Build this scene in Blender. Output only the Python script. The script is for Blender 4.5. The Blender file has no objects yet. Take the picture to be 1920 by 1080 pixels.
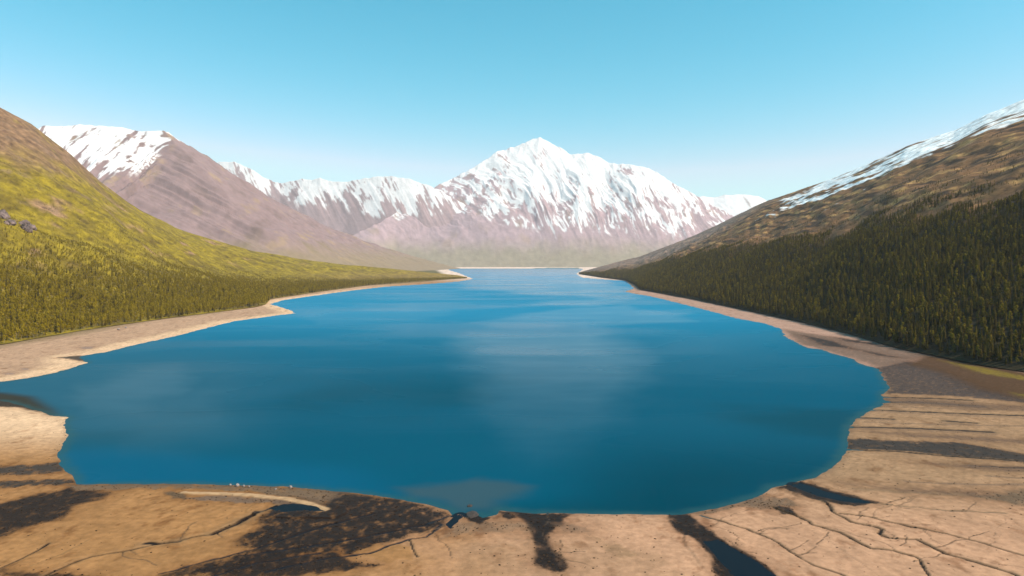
import bpy, bmesh, math, random
import numpy as np
from mathutils import Vector
random.seed(7)
RNG = np.random.default_rng(11)
S = bpy.context.scene
C = S.collection

# ------------------------------------------------------------------ camera, sky, sun, exposure
CAM_H, FPX, HOR = 100.0, 1280.0, 490.0
PITCH = math.atan((540 - HOR) / FPX)
cam_d = bpy.data.cameras.new("camera")
cam_d.lens = 24.0; cam_d.sensor_width = 36.0
cam_d.clip_start = 1.0; cam_d.clip_end = 80000.0
cam = bpy.data.objects.new("camera", cam_d); C.objects.link(cam)
cam.location = (0, 0, CAM_H); cam.rotation_euler = (math.pi / 2 - PITCH, 0, 0)
S.camera = cam

SUN_AZ, SUN_EL = math.radians(110), math.radians(45)
W = bpy.data.worlds.new("World"); S.world = W; W.use_nodes = True
nt = W.node_tree; nt.nodes.clear()
sky = nt.nodes.new("ShaderNodeTexSky"); sky.sky_type = 'NISHITA'
sky.sun_disc = False; sky.sun_elevation = SUN_EL; sky.sun_rotation = SUN_AZ
sky.altitude = 300; sky.air_density = 1.0; sky.dust_density = 0.6; sky.ozone_density = 1.0
# one film-like response per channel over the whole sky (deeper, more cyan blue), bounded near the sun
SKY_STRENGTH = 0.12
sep = nt.nodes.new("ShaderNodeSeparateColor"); com = nt.nodes.new("ShaderNodeCombineColor")
nt.links.new(sky.outputs[0], sep.inputs[0])
for ch, (gain, powr, cap) in enumerate(((14.5, 3.6, 0.48), (1.17, 1.0, 0.72), (1.09, 1.0, 0.78))):
    m1 = nt.nodes.new("ShaderNodeMath"); m1.operation = 'MULTIPLY'; m1.inputs[1].default_value = SKY_STRENGTH
    m2 = nt.nodes.new("ShaderNodeMath"); m2.operation = 'POWER'; m2.inputs[1].default_value = powr
    m3 = nt.nodes.new("ShaderNodeMath"); m3.operation = 'MULTIPLY'; m3.inputs[1].default_value = gain
    m4 = nt.nodes.new("ShaderNodeMath"); m4.operation = 'MINIMUM'; m4.inputs[1].default_value = cap
    m5 = nt.nodes.new("ShaderNodeMath"); m5.operation = 'DIVIDE'; m5.inputs[1].default_value = SKY_STRENGTH
    nt.links.new(sep.outputs[ch], m1.inputs[0])
    for p_, q_ in ((m1, m2), (m2, m3), (m3, m4), (m4, m5)): nt.links.new(p_.outputs[0], q_.inputs[0])
    nt.links.new(m5.outputs[0], com.inputs[ch])
bg = nt.nodes.new("ShaderNodeBackground"); bg.inputs[1].default_value = SKY_STRENGTH
wo = nt.nodes.new("ShaderNodeOutputWorld")
nt.links.new(com.outputs[0], bg.inputs[0])
nt.links.new(bg.outputs[0], wo.inputs[0])

sl = bpy.data.lights.new("sun", 'SUN'); sl.energy = 5.0; sl.angle = math.radians(0.5); sl.color = (1.0, 0.86, 0.71)
sun = bpy.data.objects.new("sun", sl); C.objects.link(sun)
to_sun = Vector((math.sin(SUN_AZ) * math.cos(SUN_EL), math.cos(SUN_AZ) * math.cos(SUN_EL), math.sin(SUN_EL)))
sun.rotation_euler = to_sun.to_track_quat('Z', 'Y').to_euler(); sun.location = (500, -500, 3000)

vs = S.view_settings
vs.view_transform = 'Standard'; vs.look = 'None'; vs.gamma = 1.0; vs.use_curve_mapping = False; vs.exposure = 0.55
S.render.engine = 'CYCLES'
S.cycles.use_denoising = True
S.cycles.max_bounces = 5; S.cycles.diffuse_bounces = 2; S.cycles.glossy_bounces = 2
S.cycles.volume_bounces = 0; S.cycles.transparent_max_bounces = 8
HAZE_DENSITY = 2.6e-5

# ------------------------------------------------------------------ numpy helpers
def _hash(ix, iy, seed):
    h = (ix.astype(np.int64) * 374761393 + iy.astype(np.int64) * 668265263 + seed * 974711) & 0xffffffff
    h = ((h ^ (h >> 13)) * 1274126177) & 0xffffffff
    return (h ^ (h >> 16)) & 0xffff

def noise(x, y, seed=0):                       # gradient noise, about -1..1
    x = np.asarray(x, float); y = np.asarray(y, float)
    x0 = np.floor(x); y0 = np.floor(y); fx = x - x0; fy = y - y0
    u = fx * fx * fx * (fx * (fx * 6 - 15) + 10); v = fy * fy * fy * (fy * (fy * 6 - 15) + 10)
    def g(ix, iy, dx, dy):
        a = _hash(ix, iy, seed) * (2 * math.pi / 65536.0)
        return np.cos(a) * dx + np.sin(a) * dy
    n00 = g(x0, y0, fx, fy); n10 = g(x0 + 1, y0, fx - 1, fy)
    n01 = g(x0, y0 + 1, fx, fy - 1); n11 = g(x0 + 1, y0 + 1, fx - 1, fy - 1)
    return 1.5 * ((n00 * (1 - u) + n10 * u) * (1 - v) + (n01 * (1 - u) + n11 * u) * v)

def fbm(x, y, seed=0, octs=4, gain=0.5):
    t = 0; a = 1.0; n = 0
    for k in range(octs):
        t = t + a * noise(x * 2 ** k, y * 2 ** k, seed + 17 * k); n += a; a *= gain
    return t / n

def ridged(x, y, seed=0, octs=4, gain=0.5):
    t = 0; a = 1.0; n = 0
    for k in range(octs):
        t = t + a * (1 - np.abs(noise(x * 2 ** k, y * 2 ** k, seed + 13 * k))); n += a; a *= gain
    return t / n

def sstep(a, b, x):
    t = np.clip((x - a) / (b - a), 0, 1); return t * t * (3 - 2 * t)

def mixc(c, d, m):
    return c * (1 - m[..., None]) + np.asarray(d, float) * m[..., None]

# a picture direction carried out to a place in the valley (ground height z, or distance d down the valley)
def _dir(px, py):
    cx = (px - 960) / FPX; cy = (540 - py) / FPX
    return np.array([cx, math.cos(PITCH) + cy * math.sin(PITCH), -math.sin(PITCH) + cy * math.cos(PITCH)])
def G(px, py, z=0.0):
    d = _dir(px, py); t = (z - CAM_H) / d[2]; return np.array([d[0] * t, d[1] * t, z])
def D(px, py, dist):
    d = _dir(px, py); t = dist / d[1]; return np.array([d[0] * t, dist, CAM_H + d[2] * t])
def Gp(pts, z=0.0):
    return np.array([G(a, b, z)[:2] for a, b in pts])

def seg_dist(x, y, p, closed=False):
    """distance to a polyline, and arc position"""
    best = np.full(x.shape, 1e18)
    n = len(p)
    for i in range(n if closed else n - 1):
        a = p[i]; b = p[(i + 1) % n]; ab = b - a; L = float(ab @ ab) + 1e-9
        t = np.clip(((x - a[0]) * ab[0] + (y - a[1]) * ab[1]) / L, 0, 1)
        best = np.minimum(best, (x - a[0] - t * ab[0]) ** 2 + (y - a[1] - t * ab[1]) ** 2)
    return np.sqrt(best)
def inside(x, y, p):
    c = np.zeros(x.shape, bool); n = len(p)
    for i in range(n):
        a = p[i]; b = p[(i + 1) % n]
        if a[1] == b[1]: continue
        c ^= ((a[1] > y) != (b[1] > y)) & (x < (b[0] - a[0]) * (y - a[1]) / (b[1] - a[1]) + a[0])
    return c
def sdf(x, y, p):                              # negative inside; only near points get an exact distance
    d = seg_dist(x, y, p, True)
    return np.where(inside(x, y, p), -d, d)
def sdf_local(x, y, p, pad):
    out = np.full(x.shape, pad, float)
    m = (x > p[:, 0].min() - pad) & (x < p[:, 0].max() + pad) & (y > p[:, 1].min() - pad) & (y < p[:, 1].max() + pad)
    if m.any(): out[m] = sdf(x[m], y[m], p)
    return out
def line_local(x, y, p, pad):
    out = np.full(x.shape, pad, float)
    m = (x > p[:, 0].min() - pad) & (x < p[:, 0].max() + pad) & (y > p[:, 1].min() - pad) & (y < p[:, 1].max() + pad)
    if m.any(): out[m] = seg_dist(x[m], y[m], p)
    return out

def grid_mesh(name, X, Y, Z, attrs=(), mat=None, facemask=None, kind='structure', flip=False):
    r, c = X.shape
    v = np.stack([X, Y, Z], -1).reshape(-1, 3).astype(np.float32)
    idx = np.arange(r * c).reshape(r, c)
    f = np.stack([idx[:-1, :-1], idx[:-1, 1:], idx[1:, 1:], idx[1:, :-1]], -1).reshape(-1, 4)
    if flip: f = f[:, ::-1]
    if facemask is not None:
        f = f[facemask.reshape(-1)]
        used = np.unique(f); remap = np.full(r * c, -1); remap[used] = np.arange(len(used))
        v = v[used]; f = remap[f]
    me = bpy.data.meshes.new(name)
    me.vertices.add(len(v)); me.vertices.foreach_set("co", v.ravel())
    me.loops.add(f.size); me.loops.foreach_set("vertex_index", np.ascontiguousarray(f).ravel().astype(np.int32))
    me.polygons.add(len(f)); me.polygons.foreach_set("loop_start", np.arange(0, f.size, 4, dtype=np.int32))
    me.update(calc_edges=True)
    me.polygons.foreach_set("use_smooth", np.ones(len(f), bool))
    for an, arr in attrs:
        a = arr.reshape(r * c, -1)
        if facemask is not None: a = a[used]
        if a.shape[1] == 3:
            at = me.attributes.new(an, 'FLOAT_COLOR', 'POINT')
            at.data.foreach_set("color", np.concatenate([a, np.ones((len(a), 1))], 1).astype(np.float32).ravel())
        else:
            at = me.attributes.new(an, 'FLOAT', 'POINT'); at.data.foreach_set("value", a.astype(np.float32).ravel())
    if mat: me.materials.append(mat)
    o = bpy.data.objects.new(name, me); C.objects.link(o)
    if kind: o['kind'] = kind
    return o

# ------------------------------------------------------------------ materials
def new_mat(name):
    m = bpy.data.materials.new(name); m.use_nodes = True
    return m, m.node_tree, m.node_tree.nodes["Principled BSDF"]
def node(t, kind, **kw):
    n = t.nodes.new(kind)
    for k, v in kw.items(): setattr(n, k, v)
    return n

def terrain_mat(name, rough=0.95, scale=0.05, amount=0.35, bump=0.6, bump_dist=2.0, wet=False):
    m, t, p = new_mat(name)
    a = node(t, "ShaderNodeAttribute", attribute_name="col")
    tc = node(t, "ShaderNodeNewGeometry")
    n1 = node(t, "ShaderNodeTexNoise"); n1.inputs["Scale"].default_value = scale; n1.inputs["Detail"].default_value = 6
    n1.inputs["Roughness"].default_value = 0.65
    t.links.new(tc.outputs["Position"], n1.inputs["Vector"])
    mr = node(t, "ShaderNodeMapRange"); mr.inputs[1].default_value = 0.3; mr.inputs[2].default_value = 0.7
    mr.inputs[3].default_value = 1 - amount; mr.inputs[4].default_value = 1 + amount
    t.links.new(n1.outputs["Fac"], mr.inputs[0])
    mx = node(t, "ShaderNodeMix", data_type='RGBA', blend_type='MULTIPLY'); mx.inputs[0].default_value = 1
    t.links.new(a.outputs["Color"], mx.inputs[6]); t.links.new(mr.outputs[0], mx.inputs[7])
    t.links.new(mx.outputs[2], p.inputs["Base Color"])
    p.inputs["Roughness"].default_value = rough
    p.inputs["Specular IOR Level"].default_value = 0.15
    b = node(t, "ShaderNodeBump"); b.inputs["Strength"].default_value = bump; b.inputs["Distance"].default_value = bump_dist
    t.links.new(n1.outputs["Fac"], b.inputs["Height"]); t.links.new(b.outputs[0], p.inputs["Normal"])
    if wet:
        w = node(t, "ShaderNodeAttribute", attribute_name="wet")
        r = node(t, "ShaderNodeMapRange"); r.inputs[3].default_value = 0.95; r.inputs[4].default_value = 0.6
        t.links.new(w.outputs["Fac"], r.inputs[0]); t.links.new(r.outputs[0], p.inputs["Roughness"])
        s = node(t, "ShaderNodeMapRange"); s.inputs[3].default_value = 0.06; s.inputs[4].default_value = 0.10
        t.links.new(w.outputs["Fac"], s.inputs[0]); t.links.new(s.outputs[0], p.inputs["Specular IOR Level"])
    return m

M_GROUND = terrain_mat("silt_and_mud", scale=0.30, amount=0.22, bump=0.6, bump_dist=0.4, wet=True)
M_HILL = terrain_mat("hillside", scale=0.045, amount=0.45, bump=0.7, bump_dist=6)
M_MOUNT = terrain_mat("mountain_rock_and_snow", scale=0.012, amount=0.12, bump=0.5, bump_dist=12)

def water_mat(name, colattr=True, base=(0.004, 0.05, 0.08), refl=(0.46, 0.14)):
    """murky water body under a wind-roughened surface: waves keep the mirror share low even at a flat angle"""
    m, t, p = new_mat(name); t.nodes.remove(p)
    out = [n for n in t.nodes if n.type == 'OUTPUT_MATERIAL'][0]
    df = node(t, "ShaderNodeBsdfDiffuse"); gl = node(t, "ShaderNodeBsdfGlossy"); mx = node(t, "ShaderNodeMixShader")
    if colattr:
        a = node(t, "ShaderNodeAttribute", attribute_name="col"); t.links.new(a.outputs["Color"], df.inputs["Color"])
    else:
        df.inputs["Color"].default_value = (*base, 1)
    g = node(t, "ShaderNodeNewGeometry")
    mp = node(t, "ShaderNodeMapping"); mp.inputs["Scale"].default_value = (0.0022, 0.0055, 1)
    t.links.new(g.outputs["Position"], mp.inputs["Vector"])
    n = node(t, "ShaderNodeTexNoise"); n.inputs["Scale"].default_value = 1.0; n.inputs["Detail"].default_value = 4
    n.inputs["Distortion"].default_value = 0.4
    t.links.new(mp.outputs[0], n.inputs["Vector"])
    r = node(t, "ShaderNodeMapRange"); r.inputs[1].default_value = 0.35; r.inputs[2].default_value = 0.68
    r.inputs[3].default_value = 0.22; r.inputs[4].default_value = 0.36
    t.links.new(n.outputs["Fac"], r.inputs[0]); t.links.new(r.outputs[0], gl.inputs["Roughness"])
    k = node(t, "ShaderNodeMapRange"); k.inputs[1].default_value = 0.38; k.inputs[2].default_value = 0.56
    k.inputs[3].default_value = refl[0]; k.inputs[4].default_value = refl[1]
    t.links.new(n.outputs["Fac"], k.inputs[0])
    ka = node(t, "ShaderNodeMath", operation='MULTIPLY_ADD'); ka.inputs[1].default_value = 1.0
    cal = node(t, "ShaderNodeAttribute", attribute_name="calm"); t.links.new(cal.outputs["Fac"], ka.inputs[0]); t.links.new(k.outputs[0], ka.inputs[2])
    fr = node(t, "ShaderNodeFresnel"); fr.inputs[0].default_value = 1.33
    mu = node(t, "ShaderNodeMath", operation='MULTIPLY'); sq = node(t, "ShaderNodeMath", operation='POWER'); sq.inputs[1].default_value = 2.0; t.links.new(fr.outputs[0], sq.inputs[0]); t.links.new(sq.outputs[0], mu.inputs[0]); t.links.new(ka.outputs[0], mu.inputs[1])
    w = node(t, "ShaderNodeTexNoise"); w.inputs["Scale"].default_value = 0.35; w.inputs["Detail"].default_value = 3
    mp2 = node(t, "ShaderNodeMapping"); mp2.inputs["Scale"].default_value = (0.6, 1.4, 1)
    t.links.new(g.outputs["Position"], mp2.inputs["Vector"]); t.links.new(mp2.outputs[0], w.inputs["Vector"])
    b = node(t, "ShaderNodeBump"); b.inputs["Strength"].default_value = 0.10; b.inputs["Distance"].default_value = 0.3
    t.links.new(w.outputs["Fac"], b.inputs["Height"]); t.links.new(b.outputs[0], gl.inputs["Normal"])
    t.links.new(mu.outputs[0], mx.inputs[0]); t.links.new(df.outputs[0], mx.inputs[1]); t.links.new(gl.outputs[0], mx.inputs[2])
    t.links.new(mx.outputs[0], out.inputs["Surface"])
    return m
M_LAKE = water_mat("lake_water")
M_POOL = water_mat("still_pool_water", False, (0.006, 0.013, 0.020), (1.3, 1.0))

def leaf_mat(name, c0, c1, rough=0.75, trans=0.0):
    m, t, p = new_mat(name)
    oi = node(t, "ShaderNodeObjectInfo")
    g = node(t, "ShaderNodeNewGeometry")
    ad = node(t, "ShaderNodeMath", operation='MULTIPLY_ADD'); ad.inputs[1].default_value = 0.6; 
    mu = node(t, "ShaderNodeMath", operation='MULTIPLY'); mu.inputs[1].default_value = 0.4
    t.links.new(g.outputs["Random Per Island"], mu.inputs[0])
    t.links.new(oi.outputs["Random"], ad.inputs[0]); t.links.new(mu.outputs[0], ad.inputs[2])
    cr = node(t, "ShaderNodeValToRGB")
    cr.color_ramp.elements[0].color = (*c0, 1); cr.color_ramp.elements[1].color = (*c1, 1)
    t.links.new(ad.outputs[0], cr.inputs[0]); t.links.new(cr.outputs[0], p.inputs["Base Color"])
    p.inputs["Roughness"].default_value = rough; p.inputs["Specular IOR Level"].default_value = 0.04
    return m
M_SPRUCE = leaf_mat("spruce_needles", (0.004, 0.004, 0.001), (0.120, 0.084, 0.005))  # dark end puts the forest's deep shade into the needle colour
M_BIRCH_DIM = leaf_mat("dim_birch_leaves", (0.020, 0.015, 0.001), (0.24, 0.170, 0.010))  # darker birch leaves for the right slope; its weak light put into the colour
M_BIRCH = leaf_mat("birch_leaves", (0.12, 0.088, 0.004), (0.29, 0.205, 0.010))
def plain_mat(name, col, rough=0.9, scale=1.0, amount=0.3):
    m, t, p = new_mat(name)
    g = node(t, "ShaderNodeTexCoord")
    n = node(t, "ShaderNodeTexNoise"); n.inputs["Scale"].default_value = scale; n.inputs["Detail"].default_value = 5
    t.links.new(g.outputs["Object"], n.inputs["Vector"])
    cr = node(t, "ShaderNodeValToRGB")
    cr.color_ramp.elements[0].position = 0.3; cr.color_ramp.elements[1].position = 0.7
    cr.color_ramp.elements[0].color = (*[c * (1 - amount) for c in col], 1)
    cr.color_ramp.elements[1].color = (*[c * (1 + amount) for c in col], 1)
    t.links.new(n.outputs["Fac"], cr.inputs[0]); t.links.new(cr.outputs[0], p.inputs["Base Color"])
    p.inputs["Roughness"].default_value = rough
    b = node(t, "ShaderNodeBump"); b.inputs["Strength"].default_value = 0.5
    t.links.new(n.outputs["Fac"], b.inputs["Height"]); t.links.new(b.outputs[0], p.inputs["Normal"])
    return m
M_BARK = plain_mat("spruce_bark", (0.06, 0.045, 0.03)); M_WBARK = plain_mat("birch_bark", (0.22, 0.18, 0.13))
M_PALE = plain_mat("pale_boulder_stone", (0.24, 0.20, 0.185)); M_DARKR = plain_mat("dark_wet_stone", (0.035, 0.025, 0.02))
M_CRAG = plain_mat("grey_pink_crag_stone", (0.13, 0.09, 0.08), scale=0.12, amount=0.7)  # kept dark; the crag's black shadows are put into the stone colour

# ------------------------------------------------------------------ ground and lake
LAKE = Gp([(840,504.6),(960,503.6),(1085,502.8),(1094,505),(1084,510),(1080,514),(1092,521),(1140,525),(1172,527),(1184,536),
 (1188,541),(1170,547),(1190,551),(1215,555),(1250,563),(1290,573),(1330,583),(1380,597),(1430,606),(1465,617),(1470,630),
 (1490,641),(1515,653),(1540,655),(1560,663),(1595,672),(1620,685),(1648,692),(1655,706),(1667,728),(1655,740),(1658,752),
 (1645,765),(1620,775),(1603,787),(1592,805),(1588,840),(1580,855),(1560,877),(1530,895),(1490,905),(1450,915),(1420,930),
 (1380,945),(1330,955),(1280,965),(1200,965),(1080,963),(1000,962),(935,957),(928,966),(905,972),(895,966),(880,970),(868,965),(855,969),(840,958),
 (800,946),(760,939),(700,930),(640,921),(560,915),(480,911),(400,909),(300,907),(200,908),(145,908),(130,890),(112,868),
 (108,852),(118,835),(128,815),(118,797),(128,783),(95,778),(70,770),(40,760),(0,752),(-60,747),(-200,742),(-200,728),(0,716),(55,709),
 (105,698),(140,688),(165,680),(155,675),(150,668),(200,660),(260,645),(330,630),(400,612),(440,602),(480,597),(530,590),
 (556,588),(540,580),(507,570),(530,563),(600,553),(660,545),(720,538),(800,533),(860,528),(888,523),(876,518),(862,512),(845,507)])

t = np.linspace(-1, 1, 860); at = np.abs(t)
rows = np.concatenate([np.linspace(-300, 120, 18)[:-1], 1.0 / np.concatenate([np.linspace(1 / 120.0, 1 / 212.0, 40)[:-1], np.linspace(1 / 212.0, 1 / 520.0, 340)[:-1], np.linspace(1 / 520.0, 1 / 9600.0, 200)]), np.linspace(9700, 15000, 16)])
tc = np.minimum(at, 0.88) / 0.88; te = np.clip((at - 0.88) / 0.12, 0, 1)
XX = np.sign(t)[None] * (tc[None] * (0.79 * np.maximum(rows, 0)[:, None] + 25) + te[None] ** 2 * (14500 - 0.79 * np.maximum(rows, 0)[:, None]))
YY = np.repeat(rows[:, None], len(t), 1)
scale = np.clip(YY / 300.0, 0.6, 12)                        # shore wiggles grow with distance so far shores stay clean
wx = XX + 1.6 * fbm(XX / 14, YY / 14, 3) * np.clip(scale, .6, 4); wy = YY + 2.2 * fbm(XX / 14, YY / 14, 9) * np.clip(scale, .6, 4)
SD = sdf(wx, wy, LAKE)                                      # metres from the waterline, negative in the lake
land = np.maximum(SD, 0)
ZZ = np.where(SD > 0, 0.3 * (1 - np.exp(-land / 6)) + 0.006 * np.minimum(land, 250), -6 * (1 - np.exp(SD / 40)))
ZZ += np.where(SD > 0, 0.22 * np.clip(land / 8, 0, 1) * fbm(XX / 22, YY / 22, 21), 0)

ZZ += 13 * sstep(9250, 10000, YY) * (YY > 9000)
sand = np.array([0.56, 0.375, 0.235]); tan = np.array([0.275, 0.140, 0.056]); buff = np.array([0.375, 0.215, 0.130])
col = np.empty(XX.shape + (3,)); col[:] = tan
lat = XX / np.maximum(YY, 50)
col = mixc(col, buff, sstep(-0.32, 0.16, lat + .12 * fbm(XX / 25, YY / 25, 29, 3)) * sstep(500, 380, YY))
col = mixc(col, (0.268, 0.163, 0.092), sstep(0.25, 0.5, lat) * sstep(240, 320, YY))
col = mixc(col, sand, sstep(-0.1, -0.3, lat) * sstep(330, 420, YY))                      # pale sand of the left shore
col = mixc(col, (0.32, 0.20, 0.15), sstep(0.1, 0.2, lat) * sstep(520, 650, YY))           # pinkish stones of the right shore
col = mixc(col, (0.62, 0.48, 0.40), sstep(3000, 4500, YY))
# upper beach: browner, then scrub
col = mixc(col, (0.31, 0.19, 0.125), sstep(14, 46, land + 10 * fbm(XX / 30, YY / 30, 5)) * sstep(-0.1, -0.3, lat) * sstep(450, 600, YY) * 0.75)
mott = fbm(XX / 9, YY / 16, 31, 6, .6); mott2 = fbm(XX / 40, YY / 30, 37, 4)
col *= (1 + 0.26 * mott + 0.16 * mott2 + 0.10 * fbm(XX / 1.3, YY / 2.2, 33, 3))[..., None]
blot = fbm(XX / 14, YY / 20, 35, 6, .62)                     # damp brownish stains
col = mixc(col, col * np.array([0.62, 0.55, 0.50]), sstep(0.16, 0.42, blot) * 0.85)
stain = fbm(XX / 5 - YY / 16, YY / 7, 39, 6, .65)           # drying streaks following the old drainage
col = mixc(col, col * np.array([0.55, 0.48, 0.44]), sstep(0.22, 0.5, stain + .5 * mott2) * 0.6 * sstep(520, 380, YY))
# faint old waterlines left as the lake fell
rings = ridged(land / 5.5 + 0.35 * fbm(XX / 35, YY / 35, 41), 0.02 * XX / 10, 43, 2)
col *= (1 - 0.12 * sstep(0.72, 0.98, rings) * sstep(0.2, 0.4, lat) * sstep(800, 500, YY) * sstep(265, 310, YY))[..., None]
col *= (1 - 0.04 * sstep(0.72, 0.98, rings) * sstep(0.3, 0.12, lat))[..., None]
wash = ridged(land / 7 + 0.5 * fbm(XX / 60, YY / 60, 45), XX / 400, 47, 2)
col *= (1 - 0.16 * sstep(0.70, 0.97, wash) * sstep(-0.2, -0.35, lat) * sstep(380, 500, YY))[..., None]
wet = np.zeros(XX.shape)

MUD = np.array([0.016, 0.0085, 0.005]); GREY = np.array([0.044, 0.031, 0.023])
WX = XX + 2.2 * fbm(XX / 7, YY / 9, 51, 5, .65); WY = YY + 4.2 * fbm(XX / 7, YY / 9, 57, 5, .65)
N_MOT = fbm(XX / 3.6, YY / 5.5, 61, 6, .62); N_CX = 0.9 * fbm(XX / 7, YY / 7, 71); N_CY = 1.4 * fbm(XX / 7, YY / 7, 73); N_CW = fbm(XX / 12, YY / 12, 77)
def patch(px, colr, soft=2.0, mottle=0.0, strength=1.0, pad=30, wetness=1.0):
    """an area of wet mud with its own outline"""
    global col, wet
    d = sdf_local(WX, WY, Gp(px), pad)
    m = sstep(soft, -soft, d) * strength
    if mottle: m = m * sstep(-0.25 - (1 - mottle), 0.35, N_MOT + 0.25 * (1 - mottle) + 0.28 * np.clip(-d / 6, -1, 1))
    col = mixc(col, col * np.array([0.60, 0.53, 0.48]), sstep(soft * 3 + 4, -soft, d + 2.5 * N_MOT) * 0.55 * strength * (SD > 0) * (wetness > .25))
    m = m * (SD > -2)
    col = mixc(col, colr, m); wet = np.maximum(wet, m * wetness)
def creek(px, width, depth=0.5, colr=MUD * 0.55, strength=1.0, bank=True):
    """a groove cut by running water: recessed bed, wet mud"""
    global col, wet, ZZ
    p = Gp(px)
    d = line_local(XX + N_CX, YY + N_CY, p, 25)
    wv = width * (0.75 + 0.55 * np.clip(N_CW + .2, -.7, 1.2))
    m = sstep(wv * 1.25, wv * 0.55, d) * strength * (SD > -1)
    if bank: col = mixc(col, np.array([0.17, 0.11, 0.06]), sstep(wv * 3.2, wv, d) * 0.4 * (SD > 0))
    col = mixc(col, colr, m); wet = np.maximum(wet, m); ZZ = ZZ - depth * m * (SD > 0)

# lower left
patch([(-300,872),(0,876),(60,873),(118,866),(124,884),(60,891),(0,893),(-300,900)], GREY, 1.5, 0.7)
patch([(-300,905),(0,904),(130,898),(142,906),(100,911),(0,917),(-300,925)], GREY * 0.9, 1.2, 0.7)
patch([(-200,975),(0,947),(60,930),(110,924),(130,914),(150,918),(205,925),(190,938),(140,950),(120,975),(60,988),(0,1012),(-200,1060)], MUD * 1.25, 2, 0.55)
patch([(120,910),(300,907),(480,911),(640,921),(720,936),(640,950),(600,950),(540,935),(470,923),(350,917),(250,916),(205,922),(150,920)], np.array([0.13,0.08,0.045]), 1.0, 0.6)
patch([(310,925),(330,921),(350,930),(352,938),(320,938)], np.array([0.10,0.06,0.03]), 1.0, 0.2)
patch([(350,935),(420,930),(480,934),(560,942),(600,952),(540,958),(500,945),(450,945),(380,940)], np.array([0.13,0.08,0.05]), 1.2, 0.5)
patch([(520,950),(560,945),(605,952),(640,924),(760,938),(848,966),(835,987),(790,1002),(760,1012),(700,1024),(640,1036),(560,1050),(480,1068),
       (430,1090),(270,1090),(400,1056),(468,1034),(440,1022),(455,1006),(490,990),(480,975)], MUD, 1.6, 0.8)
patch([(0,1075),(180,1085),(60,1100)], MUD, 1.5, 0.5)
patch([(660,1038),(700,1023),(765,1029),(780,1050),(730,1057)], tan * 0.95, 0.8, 0, 0.95, wetness=0)
patch([(480,1050),(640,1040),(660,1060),(720,1062),(640,1075),(520,1085),(430,1085)], MUD * 1.1, 1.0, 0.5)
patch([(640,1030),(690,1018),(700,1026),(655,1042)], MUD, 0.8, 0.4)
# bright gravel bar along the near shore
d = line_local(XX, YY, Gp([(345,925),(400,927),(470,930),(530,937),(575,946),(608,957)]), 25)
m = sstep(2.6, 1.0, d + 1.6 * N_CW + 1.2 * N_MOT); col = mixc(col, (0.37, 0.235, 0.13), m); wet *= 1 - m; ZZ += 0.35 * m
# middle
patch([(850,1020),(1000,1010),(1250,1040),(1290,1090),(850,1090)], np.array([0.25,0.15,0.085]), 5, 0.9, 0.4, wetness=.1)
patch([(930,957),(1000,962),(1080,963),(1060,972),(1000,975),(940,972)], MUD * 1.3, 0.8, 0.6)
patch([(975,962),(1050,963),(1057,985),(1028,1005),(1035,1030),(1065,1068),(1042,1078),(1000,1062),(1005,1025),(992,995)], MUD * 0.9, 1.2, 0.25)
patch([(850,985),(930,975),(990,985),(1000,1000),(900,1000),(830,1010)], np.array([0.16,0.10,0.06]), 2.5, 0.8, 0.7)
patch([(870,962),(905,963),(918,972),(900,985),(880,980)], MUD, 0.6, 0.0)
patch([(1030,980),(1100,985),(1110,1000),(1060,1000)], np.array([0.13,0.08,0.05]), 2, 0.8, 0.7)
patch([(1110,1010),(1190,1025),(1200,1050),(1150,1050)], np.array([0.20,0.12,0.065]), 2, 0.9, 0.6, wetness=.2)
# right
patch([(1255,966),(1288,962),(1318,985),(1340,1008),(1395,1038),(1470,1090),(1345,1090),(1330,1045),(1300,1012),(1262,996)], MUD * 0.85, 1.0, 0.15)
patch([(1285,964),(1330,956),(1420,930),(1475,935),(1500,950),(1440,956),(1380,951),(1330,965)], np.array([0.14,0.085,0.05]), 1.2, 0.7)
patch([(1440,950),(1480,952),(1500,970),(1470,965)], MUD, 0.8, 0.2)
patch([(1455,915),(1500,903),(1560,922),(1655,946),(1600,951),(1530,940)], MUD, 0.9, 0.15)
patch([(1640,690),(1700,678),(1760,692),(1850,728),(1930,748),(2100,790),(1920,757),(1800,745),(1660,738),(1668,728),(1655,706)], np.array([0.055, 0.038, 0.031]), 3.5, 0.8, wetness=.6)
patch([(1470,618),(1530,628),(1600,640),(1680,655),(1740,668),(1700,680),(1650,690),(1600,672),(1540,655),(1500,645)], np.array([0.13, 0.085, 0.062]), 5, 0.9, 0.9, wetness=.3)
for q in ([(1500,628),(1560,640),(1600,655),(1540,648)], [(1600,655),(1650,668),(1690,672),(1640,662)], [(1560,632),(1640,645),(1660,650),(1590,642)]):
    patch(q, MUD * 1.6, 5.0, 0.9)
patch([(1735,668),(1800,676),(1860,688),(2100,740),(2100,790),(1920,752),(1830,730),(1770,702),(1700,684)], np.array([0.060, 0.030, 0.013]), 7.0, 0.35, 0.95, wetness=0.3)
patch([(1760,676),(1850,692),(1925,708),(2100,735),(2100,748),(1925,716),(1840,702)], np.array([0.15, 0.105, 0.014]), 7.0, 0.9, 0.9, wetness=0)
patch([(1895,738),(1960,745),(2050,770),(1925,750)], np.array([0.13, 0.095, 0.012]), 7.0, 0.9, 0.9, wetness=0)
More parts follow.
